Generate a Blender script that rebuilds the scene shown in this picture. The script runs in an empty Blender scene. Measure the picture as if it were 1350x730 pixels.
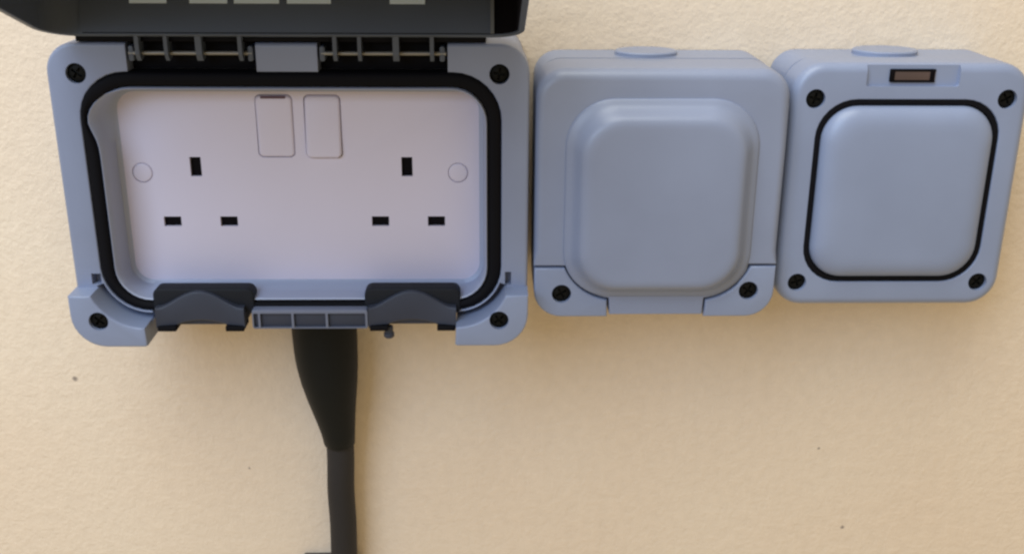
import bpy, bmesh, math, random
from mathutils import Vector, Matrix

random.seed(7)
MM = 0.001
sc = bpy.context.scene
COL = sc.collection

# ------------------------------------------------------------------ camera
cam_d = bpy.data.cameras.new("camera")
cam = bpy.data.objects.new("camera", cam_d)
COL.objects.link(cam)
cam_d.sensor_fit = 'HORIZONTAL'
cam_d.sensor_width = 36.0
cam_d.lens = 36.0 * 1430.47 / 1350.0
cam_d.clip_start = 0.01
cam_d.clip_end = 50.0
TILT, YAW, ROLL = 0.3532, 0.0237, -0.0063
r0 = Vector((math.cos(YAW), -math.sin(YAW), 0)); f0 = Vector((math.sin(YAW), math.cos(YAW), 0)); u0 = Vector((0, 0, 1))
up1 = u0 * math.cos(TILT) + f0 * math.sin(TILT)
fw1 = -u0 * math.sin(TILT) + f0 * math.cos(TILT)
rt = r0 * math.cos(ROLL) - up1 * math.sin(ROLL)
upv = r0 * math.sin(ROLL) + up1 * math.cos(ROLL)
m = Matrix.Identity(4)
for i in range(3):
    m[i][0], m[i][1], m[i][2] = rt[i], upv[i], -fw1[i]
m[1][3] = -0.44925
cam.matrix_world = m
sc.camera = cam

# ------------------------------------------------------------------ light
world = bpy.data.worlds.new("World")
sc.world = world
world.use_nodes = True
bg = world.node_tree.nodes["Background"]
bg.inputs[0].default_value = (1.0, 0.79, 0.49, 1)
bg.inputs[1].default_value = 0.53

def area(name, loc, target, size, watts, colour):
    d = bpy.data.lights.new(name, 'AREA')
    d.shape = 'SQUARE'; d.size = size; d.energy = watts; d.color = colour
    o = bpy.data.objects.new(name, d); COL.objects.link(o)
    o.location = loc
    o.rotation_euler = (Vector(target) - Vector(loc)).to_track_quat('-Z', 'Y').to_euler()
    return o
area("window_light", (-0.58, -0.95, 0.50), (-0.05, 0, -0.17), 0.75, 10.0, (0.50, 0.69, 1.0))
area("overhead_light", (-0.22, -0.46, 0.96), (-0.03, 0, -0.16), 0.85, 11.6, (0.96, 1.0, 0.98))  # added soft overhead lamp, tuned to balance brightness; no fixture known

vs = sc.view_settings
vs.view_transform = 'Standard'; vs.look = 'None'; vs.exposure = 0.0; vs.gamma = 1.0
vs.use_curve_mapping = False
sc.cycles.filter_width = 2.5
sc.cycles.use_denoising = True
sc.cycles.max_bounces = 8

# ------------------------------------------------------------------ materials
def plastic(name, col, rough=0.42, grain=0.06, bump=0.05, scale=900, spec=0.5, metal=0.0):
    mt = bpy.data.materials.new(name); mt.use_nodes = True
    nt = mt.node_tree; n = nt.nodes; l = nt.links
    b = n["Principled BSDF"]
    tc = n.new("ShaderNodeTexCoord")
    n1 = n.new("ShaderNodeTexNoise"); n1.inputs["Scale"].default_value = 26; n1.inputs["Detail"].default_value = 6
    n2 = n.new("ShaderNodeTexNoise"); n2.inputs["Scale"].default_value = scale; n2.inputs["Detail"].default_value = 2
    l.new(tc.outputs["Object"], n1.inputs["Vector"]); l.new(tc.outputs["Object"], n2.inputs["Vector"])
    mx = n.new("ShaderNodeMix"); mx.data_type = 'RGBA'
    mx.inputs[6].default_value = tuple(c * (1 - grain) for c in col) + (1,)
    mx.inputs[7].default_value = tuple(min(1, c * (1 + grain)) for c in col) + (1,)
    l.new(n1.outputs["Fac"], mx.inputs[0])
    l.new(mx.outputs[2], b.inputs["Base Color"])
    rr_ = n.new("ShaderNodeMapRange"); rr_.inputs[3].default_value = rough - 0.06; rr_.inputs[4].default_value = rough + 0.08
    l.new(n1.outputs["Fac"], rr_.inputs[0]); l.new(rr_.outputs[0], b.inputs["Roughness"])
    b.inputs["Specular IOR Level"].default_value = spec
    b.inputs["Metallic"].default_value = metal
    bp = n.new("ShaderNodeBump"); bp.inputs["Strength"].default_value = bump; bp.inputs["Distance"].default_value = 0.0002
    l.new(n2.outputs["Fac"], bp.inputs["Height"]); l.new(bp.outputs[0], b.inputs["Normal"])
    return mt

M_GREY = plastic("grey_plastic", (0.236, 0.276, 0.392), 0.36, 0.12)
M_GREY2 = plastic("grey_plastic_pale", (0.240, 0.287, 0.415), 0.34, 0.12)
M_WHITE = plastic("white_plastic", (0.65, 0.615, 0.735), 0.42, 0.03)
M_TRAY = plastic("tray_plastic", (0.33, 0.37, 0.49), 0.42, 0.04)
M_LID = plastic("charcoal_plastic", (0.078, 0.096, 0.132), 0.42, 0.12)
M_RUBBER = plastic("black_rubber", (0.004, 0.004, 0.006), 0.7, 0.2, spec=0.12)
M_SEAL = plastic("dark_seal_rubber", (0.036, 0.042, 0.062), 0.5, 0.3, spec=0.35)
M_CABLE = plastic("cable_rubber", (0.008, 0.009, 0.009), 0.5, 0.25, 0.1, 500, 0.16)
M_CORD = plastic("cord_sheath", (0.024, 0.022, 0.023), 0.6, 0.25, 0.1, 500, 0.3)
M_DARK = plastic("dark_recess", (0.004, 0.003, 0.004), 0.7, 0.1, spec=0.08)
M_SCREW = plastic("dark_screw_metal", (0.004, 0.004, 0.003), 0.6, 0.2, spec=0.15, metal=0.0)
M_PIN = plastic("pin_metal", (0.30, 0.29, 0.26), 0.45, 0.1, metal=0.5)
M_LABEL = plastic("white_print", (0.70, 0.84, 1.0), 0.5, 0.02)
M_NEON = plastic("neon_window", (0.09, 0.06, 0.055), 0.35, 0.7)
M_RED = plastic("maroon_mark", (0.10, 0.045, 0.07), 0.5)
M_LIP = plastic("seal_lip_rubber", (0.012, 0.014, 0.019), 0.6, 0.15, spec=0.2)
M_BAR = plastic("bar_plastic", (0.15, 0.17, 0.235), 0.42)
M_CLIP = plastic("clip_plastic", (0.07, 0.06, 0.055), 0.5)

def wall_material():
    mt = bpy.data.materials.new("cream_wall_paint"); mt.use_nodes = True
    nt = mt.node_tree; n = nt.nodes; l = nt.links
    b = n["Principled BSDF"]; b.inputs["Roughness"].default_value = 0.75; b.inputs["Specular IOR Level"].default_value = 0.2
    tc = n.new("ShaderNodeTexCoord")
    def noise(s, d, r=0.5):
        q = n.new("ShaderNodeTexNoise"); q.inputs["Scale"].default_value = s; q.inputs["Detail"].default_value = d
        q.inputs["Roughness"].default_value = r
        l.new(tc.outputs["Object"], q.inputs["Vector"]); return q
    big = noise(9, 4); mid = noise(190, 4); fine = noise(480, 3, 0.65)
    mx = n.new("ShaderNodeMix"); mx.data_type = 'RGBA'
    mx.inputs[6].default_value = (0.79, 0.635, 0.475, 1); mx.inputs[7].default_value = (0.845, 0.735, 0.585, 1)
    l.new(big.outputs["Fac"], mx.inputs[0])
    mx2 = n.new("ShaderNodeMix"); mx2.data_type = 'RGBA'; mx2.blend_type = 'MULTIPLY'; mx2.inputs[0].default_value = 1
    cr = n.new("ShaderNodeMapRange"); cr.inputs[1].default_value = 0.3; cr.inputs[2].default_value = 0.7
    cr.inputs[3].default_value = 0.96; cr.inputs[4].default_value = 1.02
    l.new(mid.outputs["Fac"], cr.inputs[0])
    l.new(mx.outputs[2], mx2.inputs[6]); l.new(cr.outputs[0], mx2.inputs[7])
    cur = mx2.outputs[2]
    # individual dirt specks (object coordinates, metres)
    specks = [(-0.1870, -0.2143, 0.0016), (-0.1120, -0.2610, 0.0008), (0.1560, -0.2520, 0.0008), (0.1720, -0.2955, 0.0012)]
    for (x, z, r) in specks:
        d = n.new("ShaderNodeVectorMath"); d.operation = 'DISTANCE'; d.inputs[1].default_value = (x, 0, z)
        l.new(tc.outputs["Object"], d.inputs[0])
        ad = n.new("ShaderNodeMath"); ad.operation = 'MULTIPLY_ADD'; ad.inputs[1].default_value = 0.0018
        l.new(fine.outputs["Fac"], ad.inputs[0]); l.new(d.outputs["Value"], ad.inputs[2])
        mr = n.new("ShaderNodeMapRange"); mr.inputs[1].default_value = 0.0009 + r * 0.4; mr.inputs[2].default_value = 0.0009 + r
        mr.inputs[3].default_value = 0.75; mr.inputs[4].default_value = 0.0
        l.new(ad.outputs[0], mr.inputs[0])
        q = n.new("ShaderNodeMix"); q.data_type = 'RGBA'; q.inputs[7].default_value = (0.16, 0.13, 0.12, 1)
        l.new(mr.outputs[0], q.inputs[0]); l.new(cur, q.inputs[6]); cur = q.outputs[2]
    l.new(cur, b.inputs["Base Color"])
    add = n.new("ShaderNodeMath"); add.operation = 'MULTIPLY_ADD'; add.inputs[1].default_value = 1.1
    l.new(mid.outputs["Fac"], add.inputs[2]); l.new(fine.outputs["Fac"], add.inputs[0])
    bp = n.new("ShaderNodeBump"); bp.inputs["Strength"].default_value = 0.35; bp.inputs["Distance"].default_value = 0.0011
    l.new(add.outputs[0], bp.inputs["Height"]); l.new(bp.outputs[0], b.inputs["Normal"])
    return mt
M_WALL = wall_material()

# ------------------------------------------------------------------ geometry helpers (x right, n off the wall, z up; millimetres)
def P(x, n, z):
    return (x * MM, -n * MM, z * MM)

def rrect(x0, x1, z0, z1, R, seg=8, split=0):
    """rounded rectangle, R = radius or (bl, br, tr, tl)"""
    if not isinstance(R, (tuple, list)): R = (R,) * 4
    out = []
    for (cx, cz, a0, r) in ((x0 + R[0], z0 + R[0], 180, R[0]), (x1 - R[1], z0 + R[1], 270, R[1]),
                            (x1 - R[2], z1 - R[2], 0, R[2]), (x0 + R[3], z1 - R[3], 90, R[3])):
        for k in range(seg + 1):
            a = math.radians(a0 + 90 * k / seg)
            out.append((cx + r * math.cos(a), cz + r * math.sin(a)))
    # split the straight left edge so that it can be bent
    if split:
        (xa, za), (xb, zb) = out[-1], out[0]
        out += [(xa + (xb - xa) * k / split, za + (zb - za) * k / split) for k in range(1, split)]
    return out

def ring(pts, n):
    return [(x, n, z) for (x, z) in pts]

def finish(name, me, mat, parent, smooth=35):
    bm = bmesh.new(); bm.from_mesh(me)
    bmesh.ops.remove_doubles(bm, verts=bm.verts, dist=1e-7)
    bmesh.ops.recalc_face_normals(bm, faces=bm.faces)
    bm.to_mesh(me); bm.free()
    if smooth:
        for p in me.polygons: p.use_smooth = True
        me.set_sharp_from_angle(angle=math.radians(smooth))
    me.materials.clear(); me.materials.append(mat)
    o = bpy.data.objects.new(name, me); COL.objects.link(o)
    if parent is not None: o.parent = parent
    return o

def loft(name, rings, mat, parent, closed=False, cap0=True, cap1=True, smooth=35, xf=None):
    V = []; F = []; N = len(rings[0])
    for r in rings:
        for p in r:
            V.append(P(*(xf(p) if xf else p)))
    K = len(rings)
    for k in range(K if closed else K - 1):
        a = k * N; b = ((k + 1) % K) * N
        for i in range(N):
            j = (i + 1) % N
            F.append((a + i, a + j, b + j, b + i))
    if not closed:
        if cap0: F.append(tuple(range(N)))
        if cap1: F.append(tuple((K - 1) * N + i for i in reversed(range(N))))
    me = bpy.data.meshes.new(name); me.from_pydata(V, [], F)
    return finish(name, me, mat, parent, smooth)

def normals2(pts):
    A = sum(pts[i][0] * pts[(i + 1) % len(pts)][1] - pts[(i + 1) % len(pts)][0] * pts[i][1] for i in range(len(pts)))
    s = 1 if A > 0 else -1
    out = []
    for i in range(len(pts)):
        p, q, r = pts[i - 1], pts[i], pts[(i + 1) % len(pts)]
        e1 = Vector((q[0] - p[0], q[1] - p[1])); e2 = Vector((r[0] - q[0], r[1] - q[1]))
        if e1.length < 1e-9: e1 = e2
        if e2.length < 1e-9: e2 = e1
        e1.normalize(); e2.normalize()
        n1 = Vector((e1.y, -e1.x)) * s; n2 = Vector((e2.y, -e2.x)) * s
        v = n1 + n2
        v = v / max(0.35, v.dot(n1)) if v.length > 1e-6 else n1
        out.append(v)
    return out

def prism(name, pts, n0, n1, d, mat, parent, seg=5, smooth=35, xf=None):
    """outline pushed out from n0 to n1 with a rounded front edge; d scalar or one value per point"""
    nr = normals2(pts)
    D = d if isinstance(d, (list, tuple)) else [d] * len(pts)
    rings = [ring(pts, n0)]
    for k in range(seg + 1):
        a = math.pi / 2 * k / seg
        rings.append([(p[0] - v[0] * e * (1 - math.cos(a)), n1 - e * (1 - math.sin(a)), p[1] - v[1] * e * (1 - math.cos(a)))
                      for p, v, e in zip(pts, nr, D)])
    return loft(name, rings, mat, parent, smooth=smooth, xf=xf)

def frame(name, outer, inner, n0, n1, ro, ri, mat, parent, seg=4, smooth=35, tweak=None):
    """closed annulus between two outlines with equal point counts"""
    no, ni = normals2(outer), normals2(inner)
    rings = [ring(outer, n0)]
    for k in range(seg + 1):
        a = math.pi / 2 * k / seg
        rings.append([(p[0] - v[0] * ro * (1 - math.cos(a)), n1 - ro * (1 - math.sin(a)), p[1] - v[1] * ro * (1 - math.cos(a))) for p, v in zip(outer, no)])
    for k in range(seg, -1, -1):
        a = math.pi / 2 * k / seg
        rings.append([(p[0] + v[0] * ri * (1 - math.cos(a)), n1 - ri * (1 - math.sin(a)), p[1] + v[1] * ri * (1 - math.cos(a))) for p, v in zip(inner, ni)])
    rings.append(ring(inner, n0))
    if tweak: rings = [[tweak(p) for p in r] for r in rings]
    return loft(name, rings, mat, parent, closed=True, smooth=smooth)

def box_pts(x0, x1, z0, z1): return [(x0, z0), (x1, z0), (x1, z1), (x0, z1)]
def circle(cx, cz, r, k=24): return [(cx + r * math.cos(2 * math.pi * i / k), cz + r * math.sin(2 * math.pi * i / k)) for i in range(k)]

def cutter(pts, n0, n1):
    return loft("cutter", [ring(pts, n0), ring(pts, n1)], M_DARK, None, smooth=0)
def cutter_vertical(cx, cn, r, z0, z1, k=32):
    c = [(cx + r * math.cos(2 * math.pi * i / k), cn + r * math.sin(2 * math.pi * i / k)) for i in range(k)]
    return loft("cutter", [[(x, n, z0) for x, n in c], [(x, n, z1) for x, n in c]], M_DARK, None, smooth=0)

def cut(o, cutters, smooth=35):
    par = o.parent; o.parent = None
    for c in cutters:
        md = o.modifiers.new("cut", 'BOOLEAN'); md.operation = 'DIFFERENCE'; md.object = c; md.solver = 'EXACT'
    bpy.context.view_layer.update()
    dg = bpy.context.evaluated_depsgraph_get()
    me = bpy.data.meshes.new_from_object(o.evaluated_get(dg))
    o.modifiers.clear()
    mat = o.data.materials[0]
    me.materials.clear(); me.materials.append(mat)
    for p in me.polygons: p.material_index = 0; p.use_smooth = True
    me.set_sharp_from_angle(angle=math.radians(smooth))
    o.data = me; me.name = o.name
    o.parent = par
    for c in cutters: bpy.data.objects.remove(c)
    return o

def thing(name, loc, label, cat, group=None):
    o = bpy.data.objects.new(name, None); COL.objects.link(o)
    o.empty_display_size = 0.02
    o.location = loc; o["label"] = label; o["category"] = cat
    if group: o["group"] = group
    return o

SCREW = {}
def screw(parent, x, z, n, r=3.1, ang=20):
    """domed head with a crossed slot, sunk in its hole"""
    key = r
    if key not in SCREW:
        s = loft("screw", [ring(circle(0, 0, r), -3), ring(circle(0, 0, r), 0), ring(circle(0, 0, r * .8), .5), ring(circle(0, 0, r * .4), .75)], M_SCREW, None)
        cut(s, [cutter(box_pts(-r * .62, r * .62, -.45, .45), -.6, 2), cutter(box_pts(-.45, .45, -r * .62, r * .62), -.6, 2)])
        SCREW[key] = s.data; bpy.data.objects.remove(s)
    o = bpy.data.objects.new("screw", SCREW[key]); COL.objects.link(o); o.parent = parent
    o.location = P(x, n, z); o.rotation_euler = (0, math.radians(ang), 0)
    return o

# ------------------------------------------------------------------ wall
me = bpy.data.meshes.new("wall")
me.from_pydata([(-1.5, 0, -1.3), (1.5, 0, -1.3), (1.5, 0, 1.0), (-1.5, 0, 1.0), (-1.5, .1, -1.3), (1.5, .1, -1.3), (1.5, .1, 1.0), (-1.5, .1, 1.0)], [],
               [(0, 1, 2, 3), (5, 4, 7, 6), (4, 0, 3, 7), (1, 5, 6, 2), (3, 2, 6, 7), (4, 5, 1, 0)])
wall = finish("wall", me, M_WALL, None, 0)
wall["kind"] = "structure"; wall["label"] = "cream painted wall with fine plaster texture"

# ================================================================== double socket, lid open
S1 = thing("double_socket", (-72.5 * MM, 0, -114.5 * MM), "grey weatherproof double socket with its dark lid open, showing two three-pin outlets", "socket")

# back box: an open cup against the wall
o_ = rrect(-87, 87, -51.5, 56.8, 10); i_ = rrect(-82, 82, -47, 52, 8)
loft("back_box", [ring(o_, 0.4), ring(o_, 33.6), ring(i_, 33.6), ring(i_, 4)], M_GREY, S1)

rim = frame("rim", rrect(-88, 88, -52.5, 57.5, (11, 11, 11, 11)), rrect(-77.7, 77.7, -46.7, 47, 18), 34, 50, 1.4, .6, M_GREY, S1)
cs = [cutter(rrect(-58.5, -11.6, 44.5, 62, .6), 42.5, 53), cutter(rrect(10.6, 58, 44.5, 62, .6), 42.5, 53)]
cs += [cutter(box_pts(-59.6, 60.6, -56, -44.2), 38.5, 53)]
cs += [cutter(box_pts(-81.6, -77.9, -35.4, -31.0), 45, 53), cutter(box_pts(79.2, 81.6, -36, -30.6), 45, 53)]
for sx in (-1, 1):
    g = []
    for k in range(13):
        a = math.radians(200 + 71 * k / 12); g.append((sx * (59.7 - 21.6 * math.cos(a)), -28.7 + 21.6 * math.sin(a)))
    for k in range(12, -1, -1):
        a = math.radians(200 + 71 * k / 12); g.append((sx * (59.7 - 18.6 * math.cos(a)), -28.7 + 18.6 * math.sin(a)))
    cs.append(cutter(g, 41, 53))
for x in (-77.3, 76.9): cs.append(cutter(circle(x, 46.4, 3.75, 28), 38, 53))
cut(rim, cs)
for x, a in ((-77.3, 35), (76.9, 10)): screw(S1, x, 46.4, 48.2, 3.6, a)

# proud corner feet with the lower screws
def foot_pts(sx):
    pts = []
    c = (-59.7, -28.7); R = 21.2
    for k in range(0, 13):
        a = math.radians(202 + (269 - 202) * k / 12)
        pts.append((c[0] + R * math.cos(a), c[1] + R * math.sin(a)))
    pts.append((-59.7, -57.3)); pts.append((-60.6, -57.8))
    for k in range(0, 9):
        a = math.radians(270 - 90 * k / 8)
        pts.append((-88 + 13 + 13 * math.cos(a), -57.8 + 13 + 13 * math.sin(a)))
    pts.append((-88, -36.7))
    return [(sx * x * -1, z) for x, z in pts]
for sx in (-1, 1):
    ft = prism("corner_foot", foot_pts(sx), 40, 60, .8, M_GREY2, S1, 3)
    x = -77.4 if sx == -1 else 76.8
    cut(ft, [cutter(circle(x, -47, 3.75, 28), 48, 64)])
    screw(S1, x, -47, 58.2, 3.6, 50 * sx)

# black seal round the opening; its inner lip is pulled out of line at the upper left
def pull(p):
    x, n, z = p
    w = math.exp(-((z - 29) / (11.0 if z > 29 else 6.5)) ** 2)
    if x < -70: x -= 3.1 * w * max(0, min(1, (x + 77.6) / 4.9))
    return (x, n, z)
frame("gasket", rrect(-77.6, 77.6, -46.6, 46.9, 18, 8, 24), rrect(-72.7, 72.6, -42.7, 41.5, 13.5, 8, 24), 40, 50.6, 2.0, 2.0, M_RUBBER, S1, tweak=pull)

# tray and faceplate
def bulge(p):
    x, n, z = p
    if x < -66 and n > 40: x -= 3.1 * math.exp(-((z - 29) / (11.0 if z > 29 else 6.5)) ** 2) * min(1, (n - 40) / 8)
    return (x, n, z)
o_ = rrect(-72.5, 72.4, -42.5, 41.3, 13.3, 8, 24); i_ = rrect(-70.3, 70.8, -40.2, 39.0, 9, 8, 24)
om = rrect(-71.6, 71.6, -41.5, 40.4, 12.4, 8, 24)
loft("tray", [ring(o_, 33), ring(o_, 49.2), ring(rrect(-72.1, 72.0, -42.1, 40.9, 12.9, 8, 24), 49.8), ring(om, 49.4), ring(rrect(-71.2, 71.3, -41.1, 40.0, 11.5, 8, 24), 44), ring(i_, 37), ring(rrect(-68.5, 69, -38.5, 37.2, 7, 8, 24), 35.9), ring(rrect(-68.5, 69, -38.5, 37.2, 7, 8, 24), 33)],
     M_TRAY, S1, closed=True, smooth=50, xf=bulge)
plate = prism("faceplate", rrect(-70.8, 71.2, -40.4, 39.6, 8), 31.5, 36.0, .6, M_WHITE, S1, 3)
SL = []
for s in (-41.0, 41.0):
    SL.append((s, 8.0, 2.15, 3.85))
    for q in (-11.1, 11.1): SL.append((s + q, -14.2, 3.4, 2.0))
RK = [(-16.2, -2.2), (2.4, 16.0)]
cs = [cutter(box_pts(x - a, x + a, z - b, z + b), 28, 40) for x, z, a, b in SL]
cs += [cutter(rrect(a - (.12 if a < 0 else .25), b + (.2 if a < 0 else .34), 11.8 - (.12 if a < 0 else .4), 36.2, 2.2), 34.2, 40) for a, b in RK]
cs += [cutter(circle(x, 5.6, 3.98, 32), 35.2, 40) for x in (-61.8, 60.9)]
cut(plate, cs, 30)
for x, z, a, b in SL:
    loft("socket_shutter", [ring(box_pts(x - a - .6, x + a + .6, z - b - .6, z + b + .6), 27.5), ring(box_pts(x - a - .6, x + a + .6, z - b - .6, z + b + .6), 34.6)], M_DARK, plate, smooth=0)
for q, (a, b) in enumerate(RK):
    t = (0.25, -0.95)[q]
    def rock(p, t=t): return (p[0], p[1] + t * (p[2] - 23.8) / 12.0, p[2])
    rk = prism("rocker_switch", rrect(a, b, 11.8, 35.9, 2.0, 6), 33.5, (36.5, 37.1)[q], 1.1, M_WHITE, S1, 4, xf=rock)
    if q == 0: prism("on_mark", rrect(a + 2.2, b - 2.2, 34.75, 35.7, .3, 3), 35.6, (36.86, 36.2)[q], .1, M_RED, rk, 2)
for x in (-61.8, 60.9):
    prism("screw_cap", circle(x, 5.6, 3.75, 32), 34.0, 36.1, .5, M_WHITE, S1, 3)

# cable seals in the lower edge: half-pipe troughs with a taller lip behind
for (a, b, fa, fb) in ((-58.6, -19.2, -57.2, -22.8), (24.0, 61.6, 25.6, 60.0)):
    c = (fa + fb) / 2
    hw = (fb - fa) / 2
    secs = []
    for k in range(25):
        t = -1 + 2 * k / 24; x = c + hw * t
        hump = .5 + .5 * math.cos(math.pi * max(-1, min(1, (t + .02) * 1.12)))
        zt = -43.8 + 6.2 * hump ** .7
        zb = -52.6 + (2.6 * (1 - (abs(t) / .62) ** 2) ** .6 if abs(t) < .62 else 0)
        nf = 54.6 - 2.2 * (1 - t * t)
        nb = nf - 3.4
        secs.append([(x, nf - .6, zb), (x, nf, zb + .6), (x, nf, zt - .9), (x, nf - .3, zt - .3), (x, nf - .9, zt), (x, nb, zt), (x, nb, zb)])
    body = loft("cable_seal", secs, M_SEAL, S1, smooth=40)
    prism("seal_base", rrect(fa + .4, fb - .4, -52.3, -46.2, .9, 3), 38.8, 50.6, .4, M_SEAL, body, 2)
    prism("seal_lip", rrect(a, b, -47.0, -37.0, (1, 1, 3, 3), 5), 44.5, 51.0, .8, M_LIP, body, 3)
    for fx in (fa + 4.4, fb - 3.6):
        prism("seal_foot", rrect(fx - 3.9, fx + 3.3, -53.4, -51.2, .4, 3), 46, 55.2, .3, M_RUBBER, body, 2)

# ribbed bar in the middle of the lower edge
bar = prism("latch_bar", rrect(-19.8, 25.4, -52.6, -44.6, .9, 3), 39, 54.6, .4, M_BAR, S1, 2)
CELLS = ((-19.2, -17.4), (-16.6, -4.4), (-3.5, 8.9), (9.8, 24.4))
cut(bar, [cutter(rrect(a, b, -52.0, -46.1, .4, 3), 46.5, 60) for a, b in CELLS])
for a, b in CELLS:
    prism("cell_dark_plate", rrect(a + .05, b - .05, -51.95, -46.15, .4, 3), 46.6, 53.4, .2, M_SEAL, bar, 2)  # dark plates added to make the recessed pockets dark
loft("drain_plug", [[(33.2 + r * math.cos(t), 51.5 + r * math.sin(t), z) for t in [2 * math.pi * k / 16 for k in range(16)]] for z, r in ((-57.6, 1.5), (-57.0, 2.1), (-55.6, 2.1), (-55.3, 1.7), (-52.8, 1.7))], M_SEAL, S1)

# open lid: local axes u along the lid, v its depth
LN, LZ, EL = 51.6, 59.8, math.radians(20)
def lx(p):
    x, v, u = p
    return (x, LN + u * math.cos(EL) - v * math.sin(EL), LZ + u * math.sin(EL) + v * math.cos(EL))
def lid_out(d):
    return rrect(-85.6 + d, 85.6 - d, 0 + d, 106 - d, (14 - d, 11.5 - d, 19 - d, 19 - d), 10)
rings = [ring(lid_out(4.2), 30.4), ring(lid_out(3.0), 29.2), ring(lid_out(2.6), 27.0), ring(lid_out(2.2), .3), ring(lid_out(1.9), 0),
         ring(lid_out(.3), 0), ring(lid_out(0), .3), ring(lid_out(1.0), 28.0), ring(lid_out(2.0), 31.5), ring(lid_out(4.0), 33.0)]
lid = loft("lid", rings, M_LID, S1, smooth=40, xf=lx)
# raised panel and corner rib on the inside of the hinge wall
loft("lid_rib", [[(x, v, u) for x, u in box_pts(73.6, 74.9, 2.0, 3.9)] for v in (0.9, 28)], plastic("rib_plastic", (0.16, 0.17, 0.18), .4), lid, smooth=0, xf=lx)
loft("lid_step", [[(x, v, u) for x, u in box_pts(-72.5, 73.6, 2.0, 3.0)] for v in (1.0, 28)], M_LID, lid, smooth=0, xf=lx)
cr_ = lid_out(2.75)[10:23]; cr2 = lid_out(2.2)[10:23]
loft("corner_dark_strip", [[(x, v, u) for x, u in cr_ + cr2[::-1]] for v in (.8, 27.5)], M_DARK, lid, smooth=30, xf=lx)  # black strip added to darken the lid's curved inner corner
for a, b in ((-54.9, -41.7), (-33.6, -20.2), (-17.8, -1.8), (1.0, 16.6), (37.6, 50.2)):
    loft("white_label", [[(x, v, u) for x, u in box_pts(a, b, 2.9, 3.25)] for v in (11.3, 19.5)], M_LABEL, lid, smooth=0, xf=lx)
prism("hinge_shadow_strip", rrect(-76, 72, 57.8, 60.6, .4, 3), 22, 49.6, .4, M_RUBBER, lid, 2)  # black strip added to block light and draw the shadow behind the lid
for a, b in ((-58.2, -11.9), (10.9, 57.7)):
    prism("hinge_recess_shade", rrect(a, b, 47.2, 57.3, .4, 3), 41.5, 43.6, .2, M_RUBBER, S1, 2)  # black plate puts the lid's shade on the recess floor into colour
# hinge knuckles on the lid, pins on the box
def knuckle(x, w, nlow):
    prof = [(52.6, 62.0), (52.6, nlow + 2.5), (50.8, nlow), (47.2, nlow + .6), (46.2, 56.5), (49.0, 62.0)]
    V = [[(x - w / 2, n, z) for n, z in prof], [(x + w / 2, n, z) for n, z in prof]]
    loft("hinge_knuckle", V, M_LID, lid, smooth=0)
for x, w in ((-53.4, 1.5), (-43.1, 1.3), (-31.4, 2.2), (-16.6, 1.4), (17.4, 1.4), (26.3, 1.3), (39.4, 2.2), (52.4, 1.4)):
    knuckle(x, w, 51.2)
for a, b in ((-57.6, -13.0), (12.0, 57.4)):
    loft("hinge_pin", [[(x, 49.0 + .75 * math.cos(t), 53.7 + .75 * math.sin(t)) for t in [2 * math.pi * k / 12 for k in range(12)]] for x in (a, b)], M_PIN, S1)
for x in (-56.6, -13.6, 12.4, 56.0):
    prism("hinge_lug", rrect(x - 1.0, x + 1.0, 50.8, 56.4, .8, 3), 42.7, 49.7, .4, M_LID, S1, 2)

# ================================================================== closed single socket
S2 = thing("single_socket", (66.0 * MM, 0, -115.0 * MM), "closed grey socket box with a plain raised square cover, middle of the three boxes", "socket")
bo = rrect(-47, 47, -48.4, 48.6, 10); bi = rrect(-45, 45, -46.4, 46.6, 8)
loft("back_box", [ring(bo, .4), ring(bo, 21.6), ring(bi, 21.8), ring(bi, 24.5)], M_GREY2, S2)
# front cover with its lower tab
def cover_pts():
    pts = []; D = []
    for k in range(11):
        a = math.radians(90 * k / 10); pts.append((47.6 - 11 + 11 * math.cos(a), 48.6 - 11 + 11 * math.sin(a))); D.append(4.2)
    for k in range(11):
        a = math.radians(90 + 90 * k / 10); pts.append((-48 + 11 + 11 * math.cos(a), 48.6 - 11 + 11 * math.sin(a))); D.append(4.2)
    for z in (20, 0, -15, -22): pts.append((-48, z)); D.append(3.2)
    pts.append((-48, -28.0)); D.append(.5)
    pts.append((-35.2, -28.0)); D.append(.5)
    for k in range(1, 10):   # concave to the tab
        a = math.radians(200 + 64 * k / 10); pts.append((-15.2 + 21.2 * math.cos(a), -20.6 + 21.2 * math.sin(a))); D.append(.5)
    pts.append((-18.0, -41.6)); D.append(.5)
    pts.append((-17.6, -48.6)); D.append(.5)
    pts.append((19.4, -48.6)); D.append(.5)
    pts.append((19.8, -41.6)); D.append(.5)
    for k in range(9, 0, -1):
        a = math.radians(-20 - 64 * k / 10); pts.append((17.0 + 21.2 * math.cos(a), -20.6 + 21.2 * math.sin(a))); D.append(.5)
    pts.append((36.6, -27.4)); D.append(.5)
    pts.append((47.6, -27.4)); D.append(.5)
    for z in (-22, -15, 0, 20): pts.append((47.6, z)); D.append(3.2)
    return pts, D
cp, cd = cover_pts()
cover = prism("cover", cp, 23.0, 49.0, cd, M_GREY, S2, 6, 40)
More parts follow.
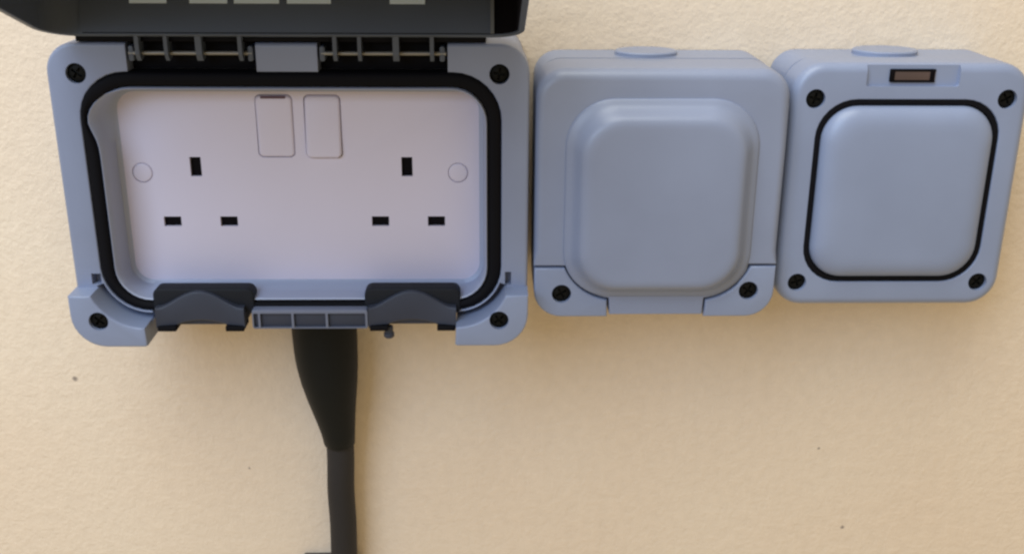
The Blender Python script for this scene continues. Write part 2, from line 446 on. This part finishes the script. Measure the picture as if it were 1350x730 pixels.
# raised dome
DOME = [(0, 0), (.15, .7), (.6, 1.15), (1.8, 1.5), (3.3, 2.8), (4.6, 4.7), (5.6, 6.2), (6.4, 7.05), (7.4, 7.6), (8.8, 7.9), (10.5, 8.0)]
def dome_ring(d, h):
    return ring(rrect(-36.6 + d, 36.8 - d, -40.6 + d * .9, 38.0 - d, 18.5 - d * .6, 12), 48.9 + h)
loft("cover_dome", [ring(rrect(-36.6, 36.8, -40.6, 38.0, 18.5, 12), 46)] + [dome_ring(d, h) for d, h in DOME], M_GREY, cover, smooth=60)
def foot2(sx):
    pts = [(-47.8, -29.0), (-35.8, -29.0)]
    for k in range(1, 10):
        a = math.radians(200 + 64 * k / 10); pts.append((-15.2 + 22.2 * math.cos(a), -20.6 + 22.2 * math.sin(a)))
    pts += [(-18.75, -42.6), (-18.45, -49.6)]
    for k in range(9):
        a = math.radians(270 - 90 * k / 8); pts.append((-47.8 + 11 + 11 * math.cos(a), -49.6 + 11 + 11 * math.sin(a)))
    if sx > 0: pts = [(-x + (1.8 if -x < 36.5 and z > -49 or -x < 25 else -.2), z + .6 * (z > -35)) for x, z in pts]
    return pts
for sx in (-1, 1):
    ft = prism("corner_foot", foot2(sx), 20, 49.0, .8, M_GREY2, S2, 3)
    x, z = ((-36.9, -39.8), (37.4, -38.6))[sx > 0]
    cut(ft, [cutter(circle(x, z, 3.85, 28), 38, 55)])
    screw(S2, x, z, 47.3, 3.7, 30 * sx)
def boss(parent, x, r, z0, z1, n):
    c = [(x + r * math.cos(2 * math.pi * k / 40), n + min(r, 15) * .8 * math.sin(2 * math.pi * k / 40)) for k in range(40)]
    c2 = [(x + (r - .6) * math.cos(2 * math.pi * k / 40), n + (min(r, 15) * .8 - .6) * math.sin(2 * math.pi * k / 40)) for k in range(40)]
    loft("conduit_boss", [[(a, b, z0) for a, b in c], [(a, b, z1 - .5) for a, b in c], [(a, b, z1) for a, b in c2]], M_GREY2, parent)
boss(S2, -2.5, 12.5, 45, 50.2, 11.2)

# ================================================================== rocker switch box
S3 = thing("switch_box", (161.8 * MM, 0, -114.5 * MM), "grey weatherproof switch box with a square rocker outlined in black, rightmost of the three boxes", "switch")
bo = rrect(-45, 45, -48, 48.6, 10); bi = rrect(-41, 41, -44, 44.6, 8)
loft("back_box", [ring(bo, .4), ring(bo, 23.2), ring(bi, 23.4), ring(bi, 26.2)], M_GREY2, S3)
fo = rrect(-45.9, 45.7, -48.8, 49.2, 12); fi = rrect(-35.6, 35.9, -38.4, 35.6, 15)
fr = frame("front_frame", fo, fi, 24.8, 41.0, 3.6, .5, M_GREY2, S3, 6, 40)
# (floor of the frame behind the rocker)
loft("frame_floor", [ring(rrect(-40, 40, -42, 42, 10), 25.5), ring(rrect(-40, 40, -42, 42, 10), 30)], M_DARK, S3)
cs = [cutter(circle(x, z, 3.75, 28), 31, 46) for x in (-36.9, 36.8) for z in (35.8, -38.6)]
cs += [cutter(rrect(-18.2, 17.4, 40.6, 52, 1.0, 3), 39.4, 46)]
cut(fr, cs, 40)
for x, z, a in ((-36.9, 35.8, 15), (36.8, 35.8, 60), (-36.9, -38.6, -20), (36.8, -38.6, 40)): screw(S3, x, z, 39.2, 3.6, a)
frame("gasket", rrect(-35.5, 35.8, -38.3, 35.5, 15), rrect(-33.4, 33.7, -36.2, 33.3, 13.2), 30.2, 40.6, .5, .5, M_RUBBER, S3)
def rock_ring(d, n): return ring(rrect(-33.2 + d, 33.5 - d, -36.0 + d, 33.1 - d, 13.4 - d * .5, 10), n)
prof = [(0, 30.2), (0, 40.4), (.25, 41.4), (.9, 42.6), (1.9, 43.6), (3.2, 44.4), (4.8, 45.0), (6.8, 45.35), (9.5, 45.5)]
loft("rocker", [rock_ring(d, n) for d, n in prof], M_GREY2, S3, smooth=60)
win = prism("indicator_window", rrect(-8.8, 8.2, 42.4, 46.8, .4, 3), 38, 40.1, .2, M_NEON, S3, 2)
for x in (-8.3, 7.0):
    prism("window_edge", rrect(x - .9, x + .9, 42.2, 47.0, .3, 3), 38, 40.4, .2, M_DARK, win, 2)
prism("window_edge", rrect(-8.8, 8.2, 46.1, 47.0, .2, 3), 38, 40.3, .2, M_DARK, win, 2)
prism("window_edge", rrect(-8.8, 8.2, 42.0, 42.9, .2, 3), 38, 40.3, .2, M_DARK, win, 2)
boss(S3, -2.0, 13.0, 45, 50.4, 11.4)

# ================================================================== cable and clip
CB = thing("power_cable", (-70 * MM, 0, -240 * MM), "black power cable with a tapered boot, hanging down below the open double socket", "cable")
def tube(name, rows, mat, parent, k=28):
    # rows: x, n, z, rx, rn  (world millimetres)
    R_ = [[(x + 70 + rx * math.cos(2 * math.pi * i / k), n + rn * math.sin(2 * math.pi * i / k), z + 240) for i in range(k)] for x, n, z, rx, rn in rows]
    return loft(name, R_, mat, parent, smooth=50)
tube("boot", [(-70.2, 18, -163.5, 13.9, 13.5), (-70.2, 18, -183, 13.9, 13.5), (-70.1, 18, -192, 13.7, 13.2), (-69.8, 17.8, -200, 13.2, 12.6), (-69.4, 17.4, -208, 12.2, 11.8),
              (-68.8, 16.6, -217, 10.6, 10.4), (-68.0, 15.6, -226, 8.9, 8.9), (-67.3, 14.6, -234, 7.6, 7.6), (-67.0, 14.0, -240, 6.9, 6.9), (-67.0, 14.0, -240.6, 6.4, 6.4)], M_CABLE, CB)
rows = []
for k in range(26):
    z = -236 - 110 * k / 25
    rows.append((-67.0 - 1.2 * min(1, k / 12) + .25 * math.sin(k * .7), 13.6 - 4.2 * min(1, k / 16), z, 6.2, 6.2))
tube("cord", rows, M_CORD, CB)

CL = thing("cable_clip", (-74 * MM, 0, -313.9 * MM), "dark cable clip just peeking in at the bottom edge, left of the black cord", "cable clip")
def cpts(): return rrect(-15.2, 1.0, -4.5, 6.4, .8, 3)
tab = prism("clip_tab", cpts(), .3, 4.2, .5, M_CLIP, CL, 3)
br = [(-1.4, .4), (-1.4, 10), (.2, 14), (3.2, 16.6), (6.0, 17.2), (8.8, 16.6), (11.8, 14), (13.4, 10), (13.4, .4), (12.2, .4), (12.2, 9.8), (11.0, 12.8), (8.4, 15.2), (6.0, 15.8), (3.6, 15.2), (1.2, 12.8), (.0, 9.8), (.0, .4)]
loft("clip_saddle", [[(x, n, z) for x, n in br] for z in (-4.5, 4.6)], M_CLIP, CL, smooth=30)
prism("clip_nail", circle(-8, 0, 2.2, 20), 4.0, 5.4, .5, M_SCREW, CL, 2)
